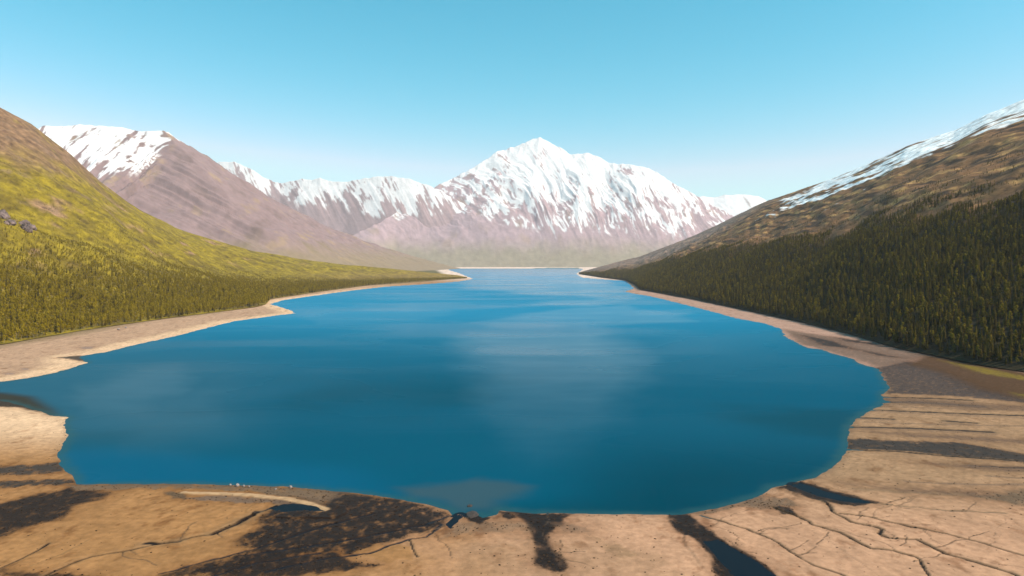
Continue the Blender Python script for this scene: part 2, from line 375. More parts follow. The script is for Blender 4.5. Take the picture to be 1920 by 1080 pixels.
for px, w_ in (([(1640,753),(1730,756),(1840,764)], 3.6), ([(1640,769),(1760,775),(1900,781),(2050,778)], 1.5), ([(1603,783),(1640,785),(1675,787)], 1.5),
               ([(1598,801),(1700,804),(1780,808),(1858,812)], 1.6), ([(1820,876),(1870,878),(1990,882)], 1.3), ([(1770,791),(1830,795)], 1.2),
               ([(1660,745),(1750,748),(1820,752)], 1.6)):
    creek(px, w_ * 1.35, 0.15, MUD * 1.6)
    pf = [(a, b + 2.5 + 0.004 * (a - 1600)) for a, b in px]; creek(pf, w_ * 2.6, 0.05, np.array([0.15, 0.09, 0.055]), 0.45, False)
patch([(1586,822),(1700,829),(1800,832),(1870,845),(1960,862),(2100,880),(2100,892),(1920,870),(1800,859),(1700,848),(1588,842)], GREY * 0.8, 1.2, 0.6)
creek([(1588,843),(1690,849),(1790,858),(1920,867),(2050,875)], 0.9, 0.3)
patch([(1780,925),(1850,930),(1930,918),(2100,915),(2100,960),(1920,952),(1850,940)], np.array([0.11,0.075,0.045]), 3.5, 0.8, 0.85)
creek([(1600,918),(1700,925),(1800,930)], 1.5, 0.1, np.array([0.2,0.13,0.08]), 0.5)
creek([(1545,942),(1553,950),(1563,963),(1597,982),(1640,989),(1655,995),(1647,1003),(1665,1010),(1720,1015),(1770,1040),(1830,1058),(1920,1088),(2050,1130)], 0.75, 0.6)
creek([(1573,964),(1627,970),(1693,987),(1777,1005),(1847,1023),(1920,1047),(2060,1090)], 0.5, 0.5)
creek([(1447,950),(1487,967),(1517,980),(1523,985),(1573,1000),(1630,1030),(1673,1035),(1715,1047),(1722,1052),(1733,1070),(1760,1110)], 0.6, 0.55)
creek([(1313,967),(1380,987),(1417,1000),(1460,1020),(1480,1037),(1520,1060),(1573,1080),(1640,1110)], 0.45, 0.45)
creek([(1653,947),(1780,960),(1883,965)], 0.5, 0.2, np.array([0.13,0.085,0.05]))
for px in ([(1500,985),(1560,1020),(1600,1050),(1650,1085)], [(1760,965),(1840,985),(1930,1000)], [(1790,1040),(1860,1060),(1930,1070)]):
    creek(px, 0.3, 0.15, np.array([0.16,0.10,0.06]), 0.45, False)
for px in ([(1620,792),(1720,796),(1900,801),(2050,800)], [(1700,820),(1800,822),(1930,832)], [(1640,762),(1780,768),(1930,772)], [(1850,895),(1930,900),(2050,903)], [(1700,905),(1850,912),(1950,910)]):
    creek(px, 1.6, 0.05, np.array([0.12, 0.075, 0.048]), 0.6, False)
for q in ([(1655,744),(1760,752),(1930,764),(2050,772),(2050,780),(1900,772),(1750,762),(1650,752)], [(1590,808),(1700,812),(1860,822),(1990,832),(1990,840),(1850,832),(1700,820)],
          [(1700,868),(1820,872),(2000,884),(2000,896),(1850,884)], [(1560,905),(1700,916),(1860,926),(1860,934),(1700,926)]):
    patch(q, np.array([0.115, 0.070, 0.045]), 4.0, 0.8, 0.75, wetness=.3)
# left creeks
creek([(20,1110),(90,1080),(133,1060),(167,1048),(233,1037),(300,1022),(350,1012),(400,1003),(433,987),(477,967),(520,950)], 0.8, 0.7)
creek([(275,1022),(300,1022),(335,1017)], 1.5, 0.3)
creek([(400,1003),(425,992),(450,980),(480,964)], 1.6, 0.3)
creek([(-60,1100),(0,1070),(57,1043),(90,1023)], 0.45, 0.4)
creek([(60,1065),(130,1035),(165,1015)], 0.35, 0.2, np.array([0.15,0.09,0.04]), 0.6, False)
for px in ([(300,1080),(390,1055),(450,1040),(520,1018),(620,985),(700,965)], [(450,1045),(560,1030),(640,1018),(700,1005),(800,985),(840,970)],
           [(500,1075),(600,1052),(690,1040),(760,1015),(800,1008),(830,985)], [(380,1090),(480,1060),(600,1040)]):
    creek(px, 0.8, 0.4, np.array([0.008, 0.010, 0.014]), 1.0, False)
creek([(768,1015),(772,1030),(782,1046)], 0.4, 0.3)
rb = random.Random(77)
for base in ([(1563,963),(1640,989),(1720,1015),(1830,1058),(1920,1088)], [(1627,970),(1777,1005),(1920,1047)], [(1487,967),(1573,1000),(1673,1035),(1733,1070)], [(1380,987),(1460,1020),(1520,1060)],
             [(133,1060),(233,1037),(300,1022),(400,1003),(477,967)], [(1010,990),(1030,1030),(1050,1065)], [(1318,985),(1395,1038)], [(1655,947),(1780,960),(1883,965)], [(845,985),(770,1012)]):
    for _ in range(5):
        i_ = rb.randrange(len(base) - 1); f_ = rb.random()
        x_ = base[i_][0] * (1 - f_) + base[i_ + 1][0] * f_; y_ = base[i_][1] * (1 - f_) + base[i_ + 1][1] * f_
        ang = rb.choice((-1, 1)) * rb.uniform(.5, 1.3); L_ = rb.uniform(10, 26); pts_ = [(x_, y_)]
        for _k in range(rb.randint(3, 6)):
            ang += rb.uniform(-.5, .5); x_ += L_ * math.cos(ang); y_ += L_ * .38 * math.sin(ang); pts_.append((x_, y_))
        creek(pts_, rb.uniform(.22, .4), 0.15, np.array([0.07, 0.042, 0.024]), rb.uniform(.4, .85), False)
# shore of the left side: dark brown inlet strip and small wet marks
patch([(-120,742),(0,745),(40,752),(75,765),(100,778),(70,772),(30,764),(-120,764)], np.array([0.035,0.022,0.012]), 2.5, 0.2, pad=40)
patch([(105,671),(150,667),(175,670),(160,678),(130,674)], np.array([0.06,0.04,0.025]), 2.0, 0.3)
for q in ([(150,652),(175,650),(172,655),(155,656)], [(8,701),(28,700),(25,703),(10,704)], [(40,692),(54,691),(52,695),(42,695)]):
    patch(q, np.array([0.22,0.15,0.12]), 2.0, 0.0, .8)
# the wetted edge right at the waterline
em = sstep(5, 0, land) * (SD > -3) * 0.45
col = mixc(col, col * 0.55, em * sstep(900, 500, YY)); wet = np.maximum(wet, em)
# vegetated valley floor away from the shore
vegm = sstep(110, 190, land + 15 * mott2) * sstep(500, 900, YY) * (1 - sstep(8600, 9000, YY))
col = mixc(col, (0.10, 0.085, 0.03), vegm)
bed = sstep(0, -25, SD); col = mixc(col, (0.10, 0.13, 0.10), bed)

ponds = []
def pond(px):
    """flat bed for a pool of standing water, and its sheet"""
    global ZZ
    p = Gp(px); d = sdf_local(XX + 1.1 * N_CX, YY + 1.3 * N_CY, p, 14)
    m = d < 0
    lev = float(np.median(ZZ[m])) if m.any() else 0.3
    ZZ = np.where(d < 0, lev - 0.25 + np.clip(d + 1.6, 0, 1.6) * 0.2, ZZ)
    ZZ = np.where((d >= 0) & (d < 7) & (SD > 1.5), np.maximum(ZZ, lev + 0.07 + 0.03 * d), ZZ)
    c0 = p.mean(0); q = p + (p - c0) / np.linalg.norm(p - c0, axis=1)[:, None] * 2.5
    ponds.append((q, lev))
pond([(1318,1018),(1345,1013),(1375,1030),(1410,1048),(1450,1078),(1480,1100),(1400,1100),(1368,1078),(1345,1052)])
pond([(1478,911),(1500,906),(1560,926),(1640,944),(1600,946),(1530,932)])
pond([(498,956),(530,947),(565,946),(600,954),(618,962),(580,960),(530,962)])
pond([(835,984),(850,970),(862,964),(872,970),(858,980),(846,995)])
grid_mesh("ground", XX, YY, ZZ, [("col", np.clip(col, 0.004, 0.8)), ("wet", wet)], M_GROUND)
for p, lev in ponds:
    bm = bmesh.new()
    # a rounded, slightly irregular outline
    q = p
    for _ in range(2):
        q = np.concatenate([[0.75 * q[i] + 0.25 * q[(i + 1) % len(q)], 0.25 * q[i] + 0.75 * q[(i + 1) % len(q)]] for i in range(len(q))])
    bm.faces.new([bm.verts.new((a, b, lev)) for a, b in q])
    bmesh.ops.triangulate(bm, faces=bm.faces[:]); bm.normal_update()
    for f_ in bm.faces:
        if f_.normal.z < 0: f_.normal_flip()
    me = bpy.data.meshes.new("pool"); bm.to_mesh(me); bm.free(); me.materials.append(M_POOL)
    o = bpy.data.objects.new("pool", me); C.objects.link(o); o['kind'] = 'structure'

# lake: its own sheet, tinted by distance down the lake, shallows and silt
sx, sy, ssd = XX[::2, ::2], YY[::2, ::2], SD[::2, ::2]
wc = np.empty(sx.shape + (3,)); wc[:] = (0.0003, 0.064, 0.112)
wc = mixc(wc, (0.001, 0.165, 0.295), sstep(400, 1400, sy))  # farther water brighter: reflected horizon sky put into the colour
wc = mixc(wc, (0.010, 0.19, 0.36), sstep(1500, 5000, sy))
band = fbm(sx / 240, sy / 160, 81, 4)
wc = mixc(wc, (0.0006, 0.040, 0.062), sstep(0.0, 0.5, band) * sstep(700, 380, sy) * 0.7)
wc = mixc(wc, (0.0005, 0.034, 0.055), sstep(0.0, 0.25, sx / np.maximum(sy, 1)) * sstep(420, 300, sy) * 0.7)
wlat = sx / np.maximum(sy, 1)
wc = mixc(wc, (0.001, 0.074, 0.138), sstep(46, 18, sdf_local(sx + 8 * fbm(sx / 30, sy / 30, 83), sy, Gp([(110,875),(145,906),(400,908),(620,919)]), 60)) * sstep(-0.1, -.3, wlat) * sstep(430, 380, sy))
sil = sdf_local(sx + 4 * fbm(sx / 18, sy / 18, 85), sy + 4 * fbm(sx / 18, sy / 18, 87), Gp([(740,915),(830,905),(890,896),(960,903),(1000,912),(985,925),(945,940),(920,955),(860,963),(820,945),(760,930)]), 30)
wc = mixc(wc, (0.030, 0.068, 0.088), sstep(5, -8, sil) * 0.85)
lsil = sstep(-0.30, -0.52, wlat + 0.06 * band) * sstep(330, 420, sy) * sstep(900, 560, sy)
wc = mixc(wc, (0.03, 0.10, 0.145), lsil * 0.45)
wc = mixc(wc, (0.03, 0.024, 0.012), sstep(10, -3, sdf_local(sx, sy, Gp([(-200,738),(0,738),(50,745),(85,768),(95,780),(60,772),(-200,765)]), 40)) * 0.9)
calm = np.zeros(sx.shape)                                   # slicks sheltered from the wind mirror more of the sky and the white peak
def LG(x, y): return np.stack([x / np.maximum(y, 60) * 1280, 420 * np.log(np.maximum(y, 60) / 300.0)], -1)
lg = LG(sx, sy); lgx = lg[..., 0] + 55 * fbm(lg[..., 0] / 160, lg[..., 1] / 60, 401, 4); lgy = lg[..., 1] + 26 * fbm(lg[..., 0] / 220, lg[..., 1] / 60, 403, 4)
for px, soft, st_ in (([(850,506),(1090,504),(1130,526),(1175,545),(1150,556),(1000,552),(890,540),(870,520)], 26, 0.55), ([(870,604),(1000,590),(1150,573),(1265,588),(1290,604),(1100,611),(950,614)], 16, 0.5), ([(1130,560),(1230,545),(1200,560),(1090,575),(960,572)], 18, 0.5),
                      ([(890,630),(1120,630),(1195,680),(1165,740),(1100,810),(1000,850),(945,800),(915,710)], 75, 1.3),
                      ([(560,590),(760,575),(860,585),(760,602),(600,606)], 18, 0.25), ([(150,725),(330,690),(345,735),(240,775),(165,765)], 40, 0.9), ([(270,780),(400,740),(420,800),(320,850),(250,840)], 60, 0.5)):
    q = Gp(px); q = LG(q[:, 0], q[:, 1])
    calm = np.maximum(calm, st_ * sstep(soft, -soft * .6, sdf_local(lgx, lgy, q, 150)) * (0.85 + 0.3 * fbm(lg[..., 0] / 160, lg[..., 1] / 22, 405, 3)))
rim = sstep(-7, -0.5, ssd + 2.5 * fbm(sx / 9, sy / 12, 91, 3)) * sstep(1200, 500, sy)
wc = mixc(wc, (0.022, 0.075, 0.085), rim * 0.6)
fm = np.minimum(np.minimum(ssd[:-1, :-1], ssd[1:, :-1]), np.minimum(ssd[:-1, 1:], ssd[1:, 1:])) < 8
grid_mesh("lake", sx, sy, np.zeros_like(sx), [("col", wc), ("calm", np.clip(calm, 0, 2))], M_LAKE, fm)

# ------------------------------------------------------------------ hills and mountains: lofts from foot line to crest line
def smooth_resample(P, n):
    P = np.asarray(P, float); k = np.arange(len(P)); seg = np.linalg.norm(np.diff(P[:, :2], axis=0), axis=1)
    s = np.concatenate([[0], np.cumsum(np.sqrt(seg * seg + 1))]); q = np.linspace(0, s[-1], n)
    return np.stack([np.interp(q, s, P[:, i]) for i in range(P.shape[1])], 1)
def loft(pairs, nu, nv, expo=1.25, back=(0, 1500), nb=24, keys=None):
    A = np.array([np.concatenate([f, c]) for f, c in pairs])
    seg = np.linalg.norm(np.diff(A[:, 3:5], axis=0), axis=1) + 0.35 * np.linalg.norm(np.diff(A[:, 0:2], axis=0), axis=1)
    s = np.concatenate([[0], np.cumsum(seg)])
    # more columns where the photograph looks
    q = np.linspace(0, s[-1], nu)
    R = np.stack([np.interp(q, s, A[:, i]) for i in range(6)], 1)
    k = 5
    Rs = R.copy()
    for i in range(3):                         # soften the joints of the foot line only
        Rs[:, i] = np.convolve(np.pad(R[:, i], k, mode='edge'), np.ones(2 * k + 1) / (2 * k + 1), 'valid')
    F, Cc = Rs[:, :3], Rs[:, 3:]
    v = np.linspace(0, 1, nv)[:, None]
    X = F[None, :, 0] * (1 - v) + Cc[None, :, 0] * v; Y = F[None, :, 1] * (1 - v) + Cc[None, :, 1] * v
    Z = F[None, :, 2] + (Cc[None, :, 2] - F[None, :, 2]) * v ** expo
    b = np.linspace(0, 1, nb + 1)[1:, None]
    Xb = Cc[None, :, 0] + back[0] * b; Yb = Cc[None, :, 1] + back[1] * b; Zb = (Cc[None, :, 2] + 5) * (1 - b) ** 1.3 - 5
    X = np.concatenate([X, Xb]); Y = np.concatenate([Y, Yb]); Z = np.concatenate([Z, Zb])
    vv = np.concatenate([v, 1 + b]) * np.ones((1, nu))
    sc = np.concatenate([[0], np.cumsum(np.linalg.norm(np.diff(Cc[:, :2], axis=0), axis=1))])[None] * np.ones((nv + nb, 1))
    L = np.linalg.norm(Cc[:, :2] - F[:, :2], axis=1)[None]
    tdown = np.abs(1 - vv) * L                 # metres below the crest, measured along the ground
    return X, Y, Z, vv, sc, tdown
def wv(v):                                     # how strongly relief may move the surface
    v = np.minimum(v, 2 - v); return sstep(0, 0.22, v) * (1 - 0.8 * sstep(0.72, 1.0, v))
V = lambda *a: np.array(a, float)

# --- near hill on the left
LH = [(V(-820, -300, 2), V(-1500, -300, 500)), (V(-780, 200, 2), V(-1490, 500, 520)), (V(-700, 520, 2), V(-1480, 1100, 545)),
 (G(0, 646, 2), V(-1455, 1550, 540)), (G(80, 632, 2), D(0, 203, 1900)), (G(160, 618, 2), D(60, 235, 1980)), (G(300, 598, 2), D(130, 288, 2100)),
 (G(420, 583, 2), D(190, 343, 2250)), (G(480, 575, 2), D(260, 393, 2450)), (G(499, 570, 2), D(330, 427, 2650)), (G(508, 560, 2), D(400, 450, 2850)),
 (G(535, 556, 2), D(470, 470, 3050)), (G(610, 545, 2), D(560, 486, 3300)), (G(690, 535, 2), D(650, 496, 3550)), (G(780, 528, 2), D(760, 507, 3800)),
 (G(868, 522, 2), D(860, 516, 4050)), (G(876, 521.5, 1), D(876, 520, 4100))]
X, Y, Z, vv, sc, td = loft(LH, 760, 230, 1.35, back=(-900, 500))
Hn = fbm(X / 260, Y / 260, 101, 5)
Z += wv(vv) * np.minimum(1, np.maximum(Z, 0) / 120) * (34 * Hn + 14 * ridged((sc - 0.4 * td) / 120, td / 420, 103, 3) - 8)
gl = fbm(X / 60, Y / 90, 107, 5); patchn = fbm((sc - .5 * td) / 160, td / 120, 109, 5); fine = fbm(X / 16, Y / 22, 111, 4)
hgt = Z + 70 * patchn + 40 * gl
c = np.empty(X.shape + (3,)); c[:] = (0.205, 0.150, 0.010)
c = mixc(c, (0.125, 0.088, 0.010), sstep(-0.1, 0.3, gl) * 0.85)
c = mixc(c, (0.26, 0.150, 0.095), sstep(0.25, 0.45, patchn) * sstep(60, 140, Z) * 0.8)     # bare slides
c = mixc(c, (0.19, 0.112, 0.062), sstep(275, 400, hgt))                                 # brown heath higher up
c = mixc(c, (0.175, 0.125, 0.03), sstep(0.1, 0.4, patchn + .4 * fine) * sstep(240, 330, hgt) * 0.6)
c = mixc(c, (0.16, 0.105, 0.07), sstep(0.15, 0.45, fbm(X / 35, Y / 60, 113, 5)) * sstep(150, 260, hgt) * 0.6)
c = mixc(c, (0.20, 0.125, 0.045), sstep(70, 8, Z) * sstep(2300, 3000, Y) * 0.6)
c *= (1 + 0.38 * fine + .2 * fbm(X / 6, Y / 9, 115, 3))[..., None]
spot = fbm(X / 20, Y / 30, 117, 5, .6)                      # dark shrubs and broken ground
c = mixc(c, c * np.array([0.50, 0.46, 0.55]), sstep(0.12, 0.36, spot) * 0.8)
grid_mesh("left_hill", X, Y, Z, [("col", np.clip(c, .01, .6))], M_HILL)
LEFT = (X, Y, Z, vv)

# --- near hill on the right
RH = [(V(900, -300, 2), V(1750, -300, 620)), (V(700, 100, 2), V(1740, 500, 640)), (V(520, 420, 2), V(1690, 1200, 640)),
 (G(1925, 697, 2), V(1560, 1600, 600)), (G(1850, 686, 2), D(1920, 186, 1900)), (G(1760, 668, 2), D(1850, 214, 1980)), (G(1680, 652, 2), D(1790, 245, 2060)),
 (G(1590, 625, 2), D(1700, 275, 2200)), (G(1500, 603, 2), D(1600, 319, 2450)), (G(1400, 582, 2), D(1520, 350, 2700)), (G(1310, 563, 2), D(1440, 376, 3050)),
 (G(1240, 550, 2), D(1400, 395, 3250)), (G(1200, 543, 2), D(1340, 424, 3600)), (G(1190, 534, 2), D(1280, 451, 3950)), (G(1172, 525.5, 2), D(1200, 480, 4400)),
 (G(1125, 520, 2), D(1140, 496, 4800)), (G(1086, 514, 1), D(1084, 511, 5300))]
X, Y, Z, vv, sc, td = loft(RH, 760, 240, 1.0, back=(900, 500))
Z += wv(vv) * np.minimum(1, np.maximum(Z, 0) / 120) * (30 * fbm(X / 240, Y / 240, 131, 5) + 7 * ridged((sc + .3 * td) / 130, td / 380, 133, 3) - 4)
gl = fbm(X / 60, Y / 90, 137, 5); patchn = fbm((sc) / 220, td / 90, 139, 5); fine = fbm(X / 14, Y / 20, 141, 4)
c = np.empty(X.shape + (3,)); c[:] = (0.030, 0.022, 0.006)  # near-black floor: shade between the trees put into the colour
hgt = vv + 0.10 * patchn + 0.05 * gl + 0.0 * fine
c = mixc(c, (0.205, 0.100, 0.042), sstep(0.26, 0.44, hgt))
c = mixc(c, (0.48, 0.265, 0.090), sstep(0.05, 0.35, fbm(sc / 130, td / 50, 145, 5) + .3 * fine) * sstep(0.32, 0.48, hgt) * 0.7)
c = mixc(c, (0.036, 0.022, 0.014), sstep(0.02, 0.22, fbm(sc / 120, td / 40, 143, 5)) * sstep(0.32, 0.46, hgt) * 0.85)
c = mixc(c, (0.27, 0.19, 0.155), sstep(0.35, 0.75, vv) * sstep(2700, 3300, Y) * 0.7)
c *= (1 + 0.28 * fine)[..., None]
sn = fbm((sc - .9 * td) / 250, td / 80, 151, 5, .6) + 0.28 * fbm((sc - .9 * td) / 70, td / 30, 153, 4)
sline = sstep(0.62, 0.90, vv) * sstep(2950, 2450, Y)
snow = sstep(0.02, 0.16, sn - 0.40 + 0.68 * sline) * sstep(0.58, 0.66, vv) * sstep(3000, 2600, Y)
c = mixc(c, (0.93, 0.87, 0.84), snow)  # whiter and warmer than other snow; stronger sunlight put into the colour
grid_mesh("right_hill", X, Y, Z, [("col", np.clip(c, .008, .85))], M_HILL, flip=True)
RIGHT = (X, Y, Z, vv)

SNOW = (0.66, 0.655, 0.67)
def snow_line(x, pts):
    p = np.array([[q[0], q[2]] for q in pts]); o = np.argsort(p[:, 0]); return np.interp(x, p[o, 0], p[o, 1])

# --- snowy mountain behind the left hill
LM = [(V(-2100, 3600, 0), V(-4700, 4300, 1200)), (V(-1950, 4100, 0), D(20, 262, 5300)), (V(-1800, 4500, 0), D(80, 239, 5500)), (V(-1700, 4700, 0), D(150, 236, 5600)),
 (V(-1600, 4850, 0), D(225, 240, 5640)), (V(-1550, 4950, 0), D(250, 246, 5660)), (V(-1500, 5050, 0), D(290, 247, 5680)), (V(-1450, 5150, 0), D(307, 246, 5690)), (V(-1350, 5400, 0), D(335, 264, 5830)),
 (V(-1250, 5700, 0), D(400, 302, 6200)), (V(-1150, 6000, 0), D(450, 338, 6600)), (V(-1050, 6400, 0), D(520, 385, 7100)), (V(-950, 6900, 0), D(600, 421, 7600)),
 (V(-850, 7600, 0), D(700, 460, 8250)), (V(-780, 8400, 0), D(800, 488, 8900)), (V(-700, 9100, 0), D(862, 503, 9350))]
X, Y, Z, vv, sc, td = loft(LM, 620, 260, 1.1, back=(-300, 1500))
s1 = sc + 1.0 * td * (1 - 2 * sstep(-2950, -2750, X))
Z += wv(vv) * np.minimum(1, np.maximum(Z, 0) / 300) * (140 * (ridged(s1 / 620, td / 1500, 161, 4) - .62) + 60 * fbm(X / 500, Y / 500, 163, 5) + 60 * sstep(.15, .5, vv) * (ridged(s1 / 170, td / 900, 165, 4) - .6))
Z += 16 * sstep(.9, 1, vv) * fbm(sc / 110, td / 200, 167, 5, .6)
gl = fbm(X / 170, Y / 170, 169, 5); fine = fbm(X / 45, Y / 45, 171, 4)
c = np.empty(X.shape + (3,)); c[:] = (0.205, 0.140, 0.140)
c = mixc(c, (0.28, 0.195, 0.11), sstep(0.15, 0.5, gl) * 0.6)
c = mixc(c, (0.14, 0.095, 0.085), sstep(0.1, 0.45, -gl) * 0.6)
c = mixc(c, (0.20, 0.155, 0.065), sstep(330, 90, Z + 110 * gl) * 0.6)
c *= (1 + 0.2 * fine)[..., None]
sl_ = snow_line(X, [D(0, 380, 5200), D(120, 350, 5200), D(190, 335, 5200), D(250, 322, 5250), D(300, 308, 5550), D(325, 298, 5750), D(336, 275, 5800), D(342, 240, 5840), D(350, 150, 5880), D(600, 50, 7600)])
st = fbm(s1 / 75, td / 420, 173, 4) + 0.5 * fbm(s1 / 34, td / 120, 175, 4)
snow = sstep(-25, 35, Z - sl_ + 110 * st) * sstep(-0.08, 0.06, st + sstep(0, 420, Z - sl_) * .26)
c = mixc(c, SNOW, snow)
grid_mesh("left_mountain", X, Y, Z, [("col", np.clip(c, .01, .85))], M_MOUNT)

# --- snowy range at the back, left of the peak
BM_ = [(V(x0 * 0.95, 10350, 0), D(px, py, d)) for px, py, d, x0 in
 [(330,300,11000,-5400),(380,312,11000,-4970),(412,304,11000,-4700),(440,305,11000,-4470),(470,318,11000,-4200),(500,336,11000,-3950),(525,345,11000,-3700),(560,338,11000,-3440),(600,335,11000,-3100),
  (640,344,11000,-2750),(680,336,11000,-2400),(715,331,11000,-2100),(755,334,11000,-1760),(795,345,11000,-1420),(830,362,11000,-1100),(900,400,11000,-500)]]
X, Y, Z, vv, sc, td = loft(BM_, 520, 200, 1.0, back=(0, 1500))
s1 = sc - 1.15 * td
Z += wv(vv) * np.minimum(1, np.maximum(Z, 0) / 900) * (150 * (ridged(s1 / 900, td / 1500, 181, 4) - .62) + 40 * sstep(.35, .6, vv) * (ridged(s1 / 190, td / 900, 183, 3) - .6))
Z += 34 * sstep(.85, 1, vv) * fbm(sc / 160, td / 200, 187, 4)
gl = fbm(X / 260, Y / 260, 189, 5)
c = np.empty(X.shape + (3,)); c[:] = (0.30, 0.215, 0.225)  # pale rock: part of the distance haze is put into the colour
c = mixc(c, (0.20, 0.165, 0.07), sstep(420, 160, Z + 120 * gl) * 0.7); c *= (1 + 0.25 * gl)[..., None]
sl_ = snow_line(X, [D(380, 350, 10700), D(480, 355, 10700), D(560, 378, 10600), D(620, 382, 10500), D(690, 400, 10500), D(760, 398, 10500), D(850, 395, 10500)])
st = .5 * fbm(s1 / 110, td / 300, 191, 4) + .4 * fbm(s1 / 45, td / 100, 193, 4) + .7 * fbm(sc / 300, td / 300, 195, 5, .6)
snow = sstep(-40, 40, Z - sl_ + 190 * st) * sstep(-0.02, 0.12, st + sstep(0, 500, Z - sl_) * .30)
c = mixc(c, SNOW, snow)
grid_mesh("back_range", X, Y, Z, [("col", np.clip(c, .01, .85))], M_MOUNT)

# --- the great white peak
PK = [(V(fx, fy, 0), D(px, py, d)) for px, py, d, fx, fy in
 [(560,478,9700,-2600,9500),(640,452,10100,-2250,9700),(700,425,10400,-1950,9900),(740,402,10700,-1700,10050),(780,374,11000,-1450,10050),(812,355,11300,-1200,10050),(850,336,11500,-950,10050),(880,320,11600,-780,10050),(915,299,11750,-600,10050),(935,285,11850,-480,10050),
  (955,279,11900,-350,10050),(985,268,11950,-150,10050),(1000,261,12000,0,10050),(1012,259,12000,80,10050),(1025,265,12000,180,10050),(1045,277,11950,320,10050),(1070,291,11900,480,10050),(1085,288,11900,580,10050),(1103,286,11900,700,10050),(1122,295,11850,800,10050),
  (1145,307,11800,950,10050),(1160,311,11750,1030,10050),(1170,309.5,11750,1080,10050),(1187,312,11700,1200,10050),(1215,317,11650,1400,10050),(1240,331,11600,1560,10050),(1262,346,11550,1720,10050),(1300,366,11500,2000,10050),(1345,392,11500,2400,10050),(1420,430,11400,3000,10050),(1500,450,11300,3600,10050)]]
X, Y, Z, vv, sc, td = loft(PK, 820, 300, 1.05, back=(0, 1800))
s1 = sc - 0.95 * td + 110 * fbm(sc / 500, td / 500, 201, 3)
Z += wv(vv) * np.minimum(1, np.maximum(Z, 0) / 1000) * (310 * (ridged(s1 / 1150, td / 1900, 203, 4, .45) - .64) + 125 * sstep(.15, .5, vv) * (ridged(s1 / 420, td / 1100, 205, 4) - .6) + 42 * sstep(.3, .6, vv) * (ridged(s1 / 130, td / 700, 207, 3) - .6))
Z += 34 * sstep(.88, 1, vv) * sstep(1.12, 1, vv) * fbm(sc / 150, td / 250, 209, 4)
gl = fbm(X / 280, Y / 280, 211, 5); fine = fbm(X / 80, Y / 80, 213, 4)
c = np.empty(X.shape + (3,)); c[:] = (0.34, 0.245, 0.265)  # rock paled; some of the air's haze is painted into this colour
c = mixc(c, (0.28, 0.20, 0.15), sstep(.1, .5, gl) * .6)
c = mixc(c, (0.235, 0.205, 0.135), sstep(520, 150, Z + 150 * gl) * 0.85); c *= (1 + 0.2 * fine)[..., None]  # foothills paled for haze as well
sl_ = snow_line(X, [D(560, 420, 10200), D(740, 398, 10500), D(800, 385, 10700), D(850, 392, 10700), D(900, 404, 10700), D(960, 415, 10700), D(1020, 426, 10700), D(1080, 428, 10700), D(1140, 430, 10700), D(1200, 434, 10700), D(1270, 434, 10700), D(1340, 425, 10700)])
st = .62 * fbm(s1 / 105, td / 420, 215, 4) + .5 * fbm(s1 / 40, td / 110, 217, 4) + .55 * fbm(sc / 330 + .3, td / 330, 219, 5, .6)
up = sstep(0, 1150, Z - sl_)
snow = sstep(-50, 50, Z - sl_ + 260 * st) * sstep(0.0, 0.14, st - .02 + up * .42)
crag = sstep(.1, .4, fbm(s1 / 60, td / 120, 221, 5, .6)) * sstep(-200, 300, Z - sl_)
c = mixc(c, (0.17, 0.125, 0.13), crag * .7)
c = mixc(c, SNOW, snow)
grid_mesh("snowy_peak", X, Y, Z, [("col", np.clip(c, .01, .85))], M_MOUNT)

# --- far snow dome to the right of the peak
FM = [(V(x0, 12600, 0), D(px, py, 14000)) for px, py, x0 in [(1230,395,2700),(1280,374,3200),(1318,368,3600),(1338,371,3800),(1360,366,4050),(1395,365,4400),(1420,368,4650),(1440,378,4900),(1500,392,5600),(1600,430,6500)]]
X, Y, Z, vv, sc, td = loft(FM, 220, 110, 1.0, back=(0, 800))
Z += wv(vv) * (120 * (ridged((sc - .5 * td) / 700, td / 1200, 221, 4) - .6)) + 20 * sstep(.85, 1, vv) * fbm(sc / 160, td / 200, 223, 4)
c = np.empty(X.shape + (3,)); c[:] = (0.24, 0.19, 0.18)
st = fbm((sc - .6 * td) / 200, td / 600, 225, 4)
c = mixc(c, SNOW, sstep(650, 760, Z + 200 * st) * sstep(-.5, -.3, st))
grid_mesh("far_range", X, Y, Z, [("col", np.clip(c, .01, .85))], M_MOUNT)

# ------------------------------------------------------------------ haze
HB = (-15600, 15600, -900, 16200, -8.5, 2700)
bm = bmesh.new(); bmesh.ops.create_cube(bm, size=1)
for v in bm.verts:
    v.co = (HB[0] if v.co.x < 0 else HB[1], HB[2] if v.co.y < 0 else HB[3], HB[4] if v.co.z < 0 else HB[5])
me = bpy.data.meshes.new("haze"); bm.to_mesh(me); bm.free()
hm = bpy.data.materials.new("haze"); hm.use_nodes = True; ht = hm.node_tree; ht.nodes.clear()
pv = ht.nodes.new("ShaderNodeVolumePrincipled"); pv.inputs["Density"].default_value = HAZE_DENSITY
pv.inputs["Color"].default_value = (0.95, 0.94, 0.98, 1); pv.inputs["Anisotropy"].default_value = 0.0
ho = ht.nodes.new("ShaderNodeOutputMaterial"); ht.links.new(pv.outputs[0], ho.inputs["Volume"])
me.materials.append(hm); o = bpy.data.objects.new("haze", me); C.objects.link(o); o['kind'] = 'stuff'

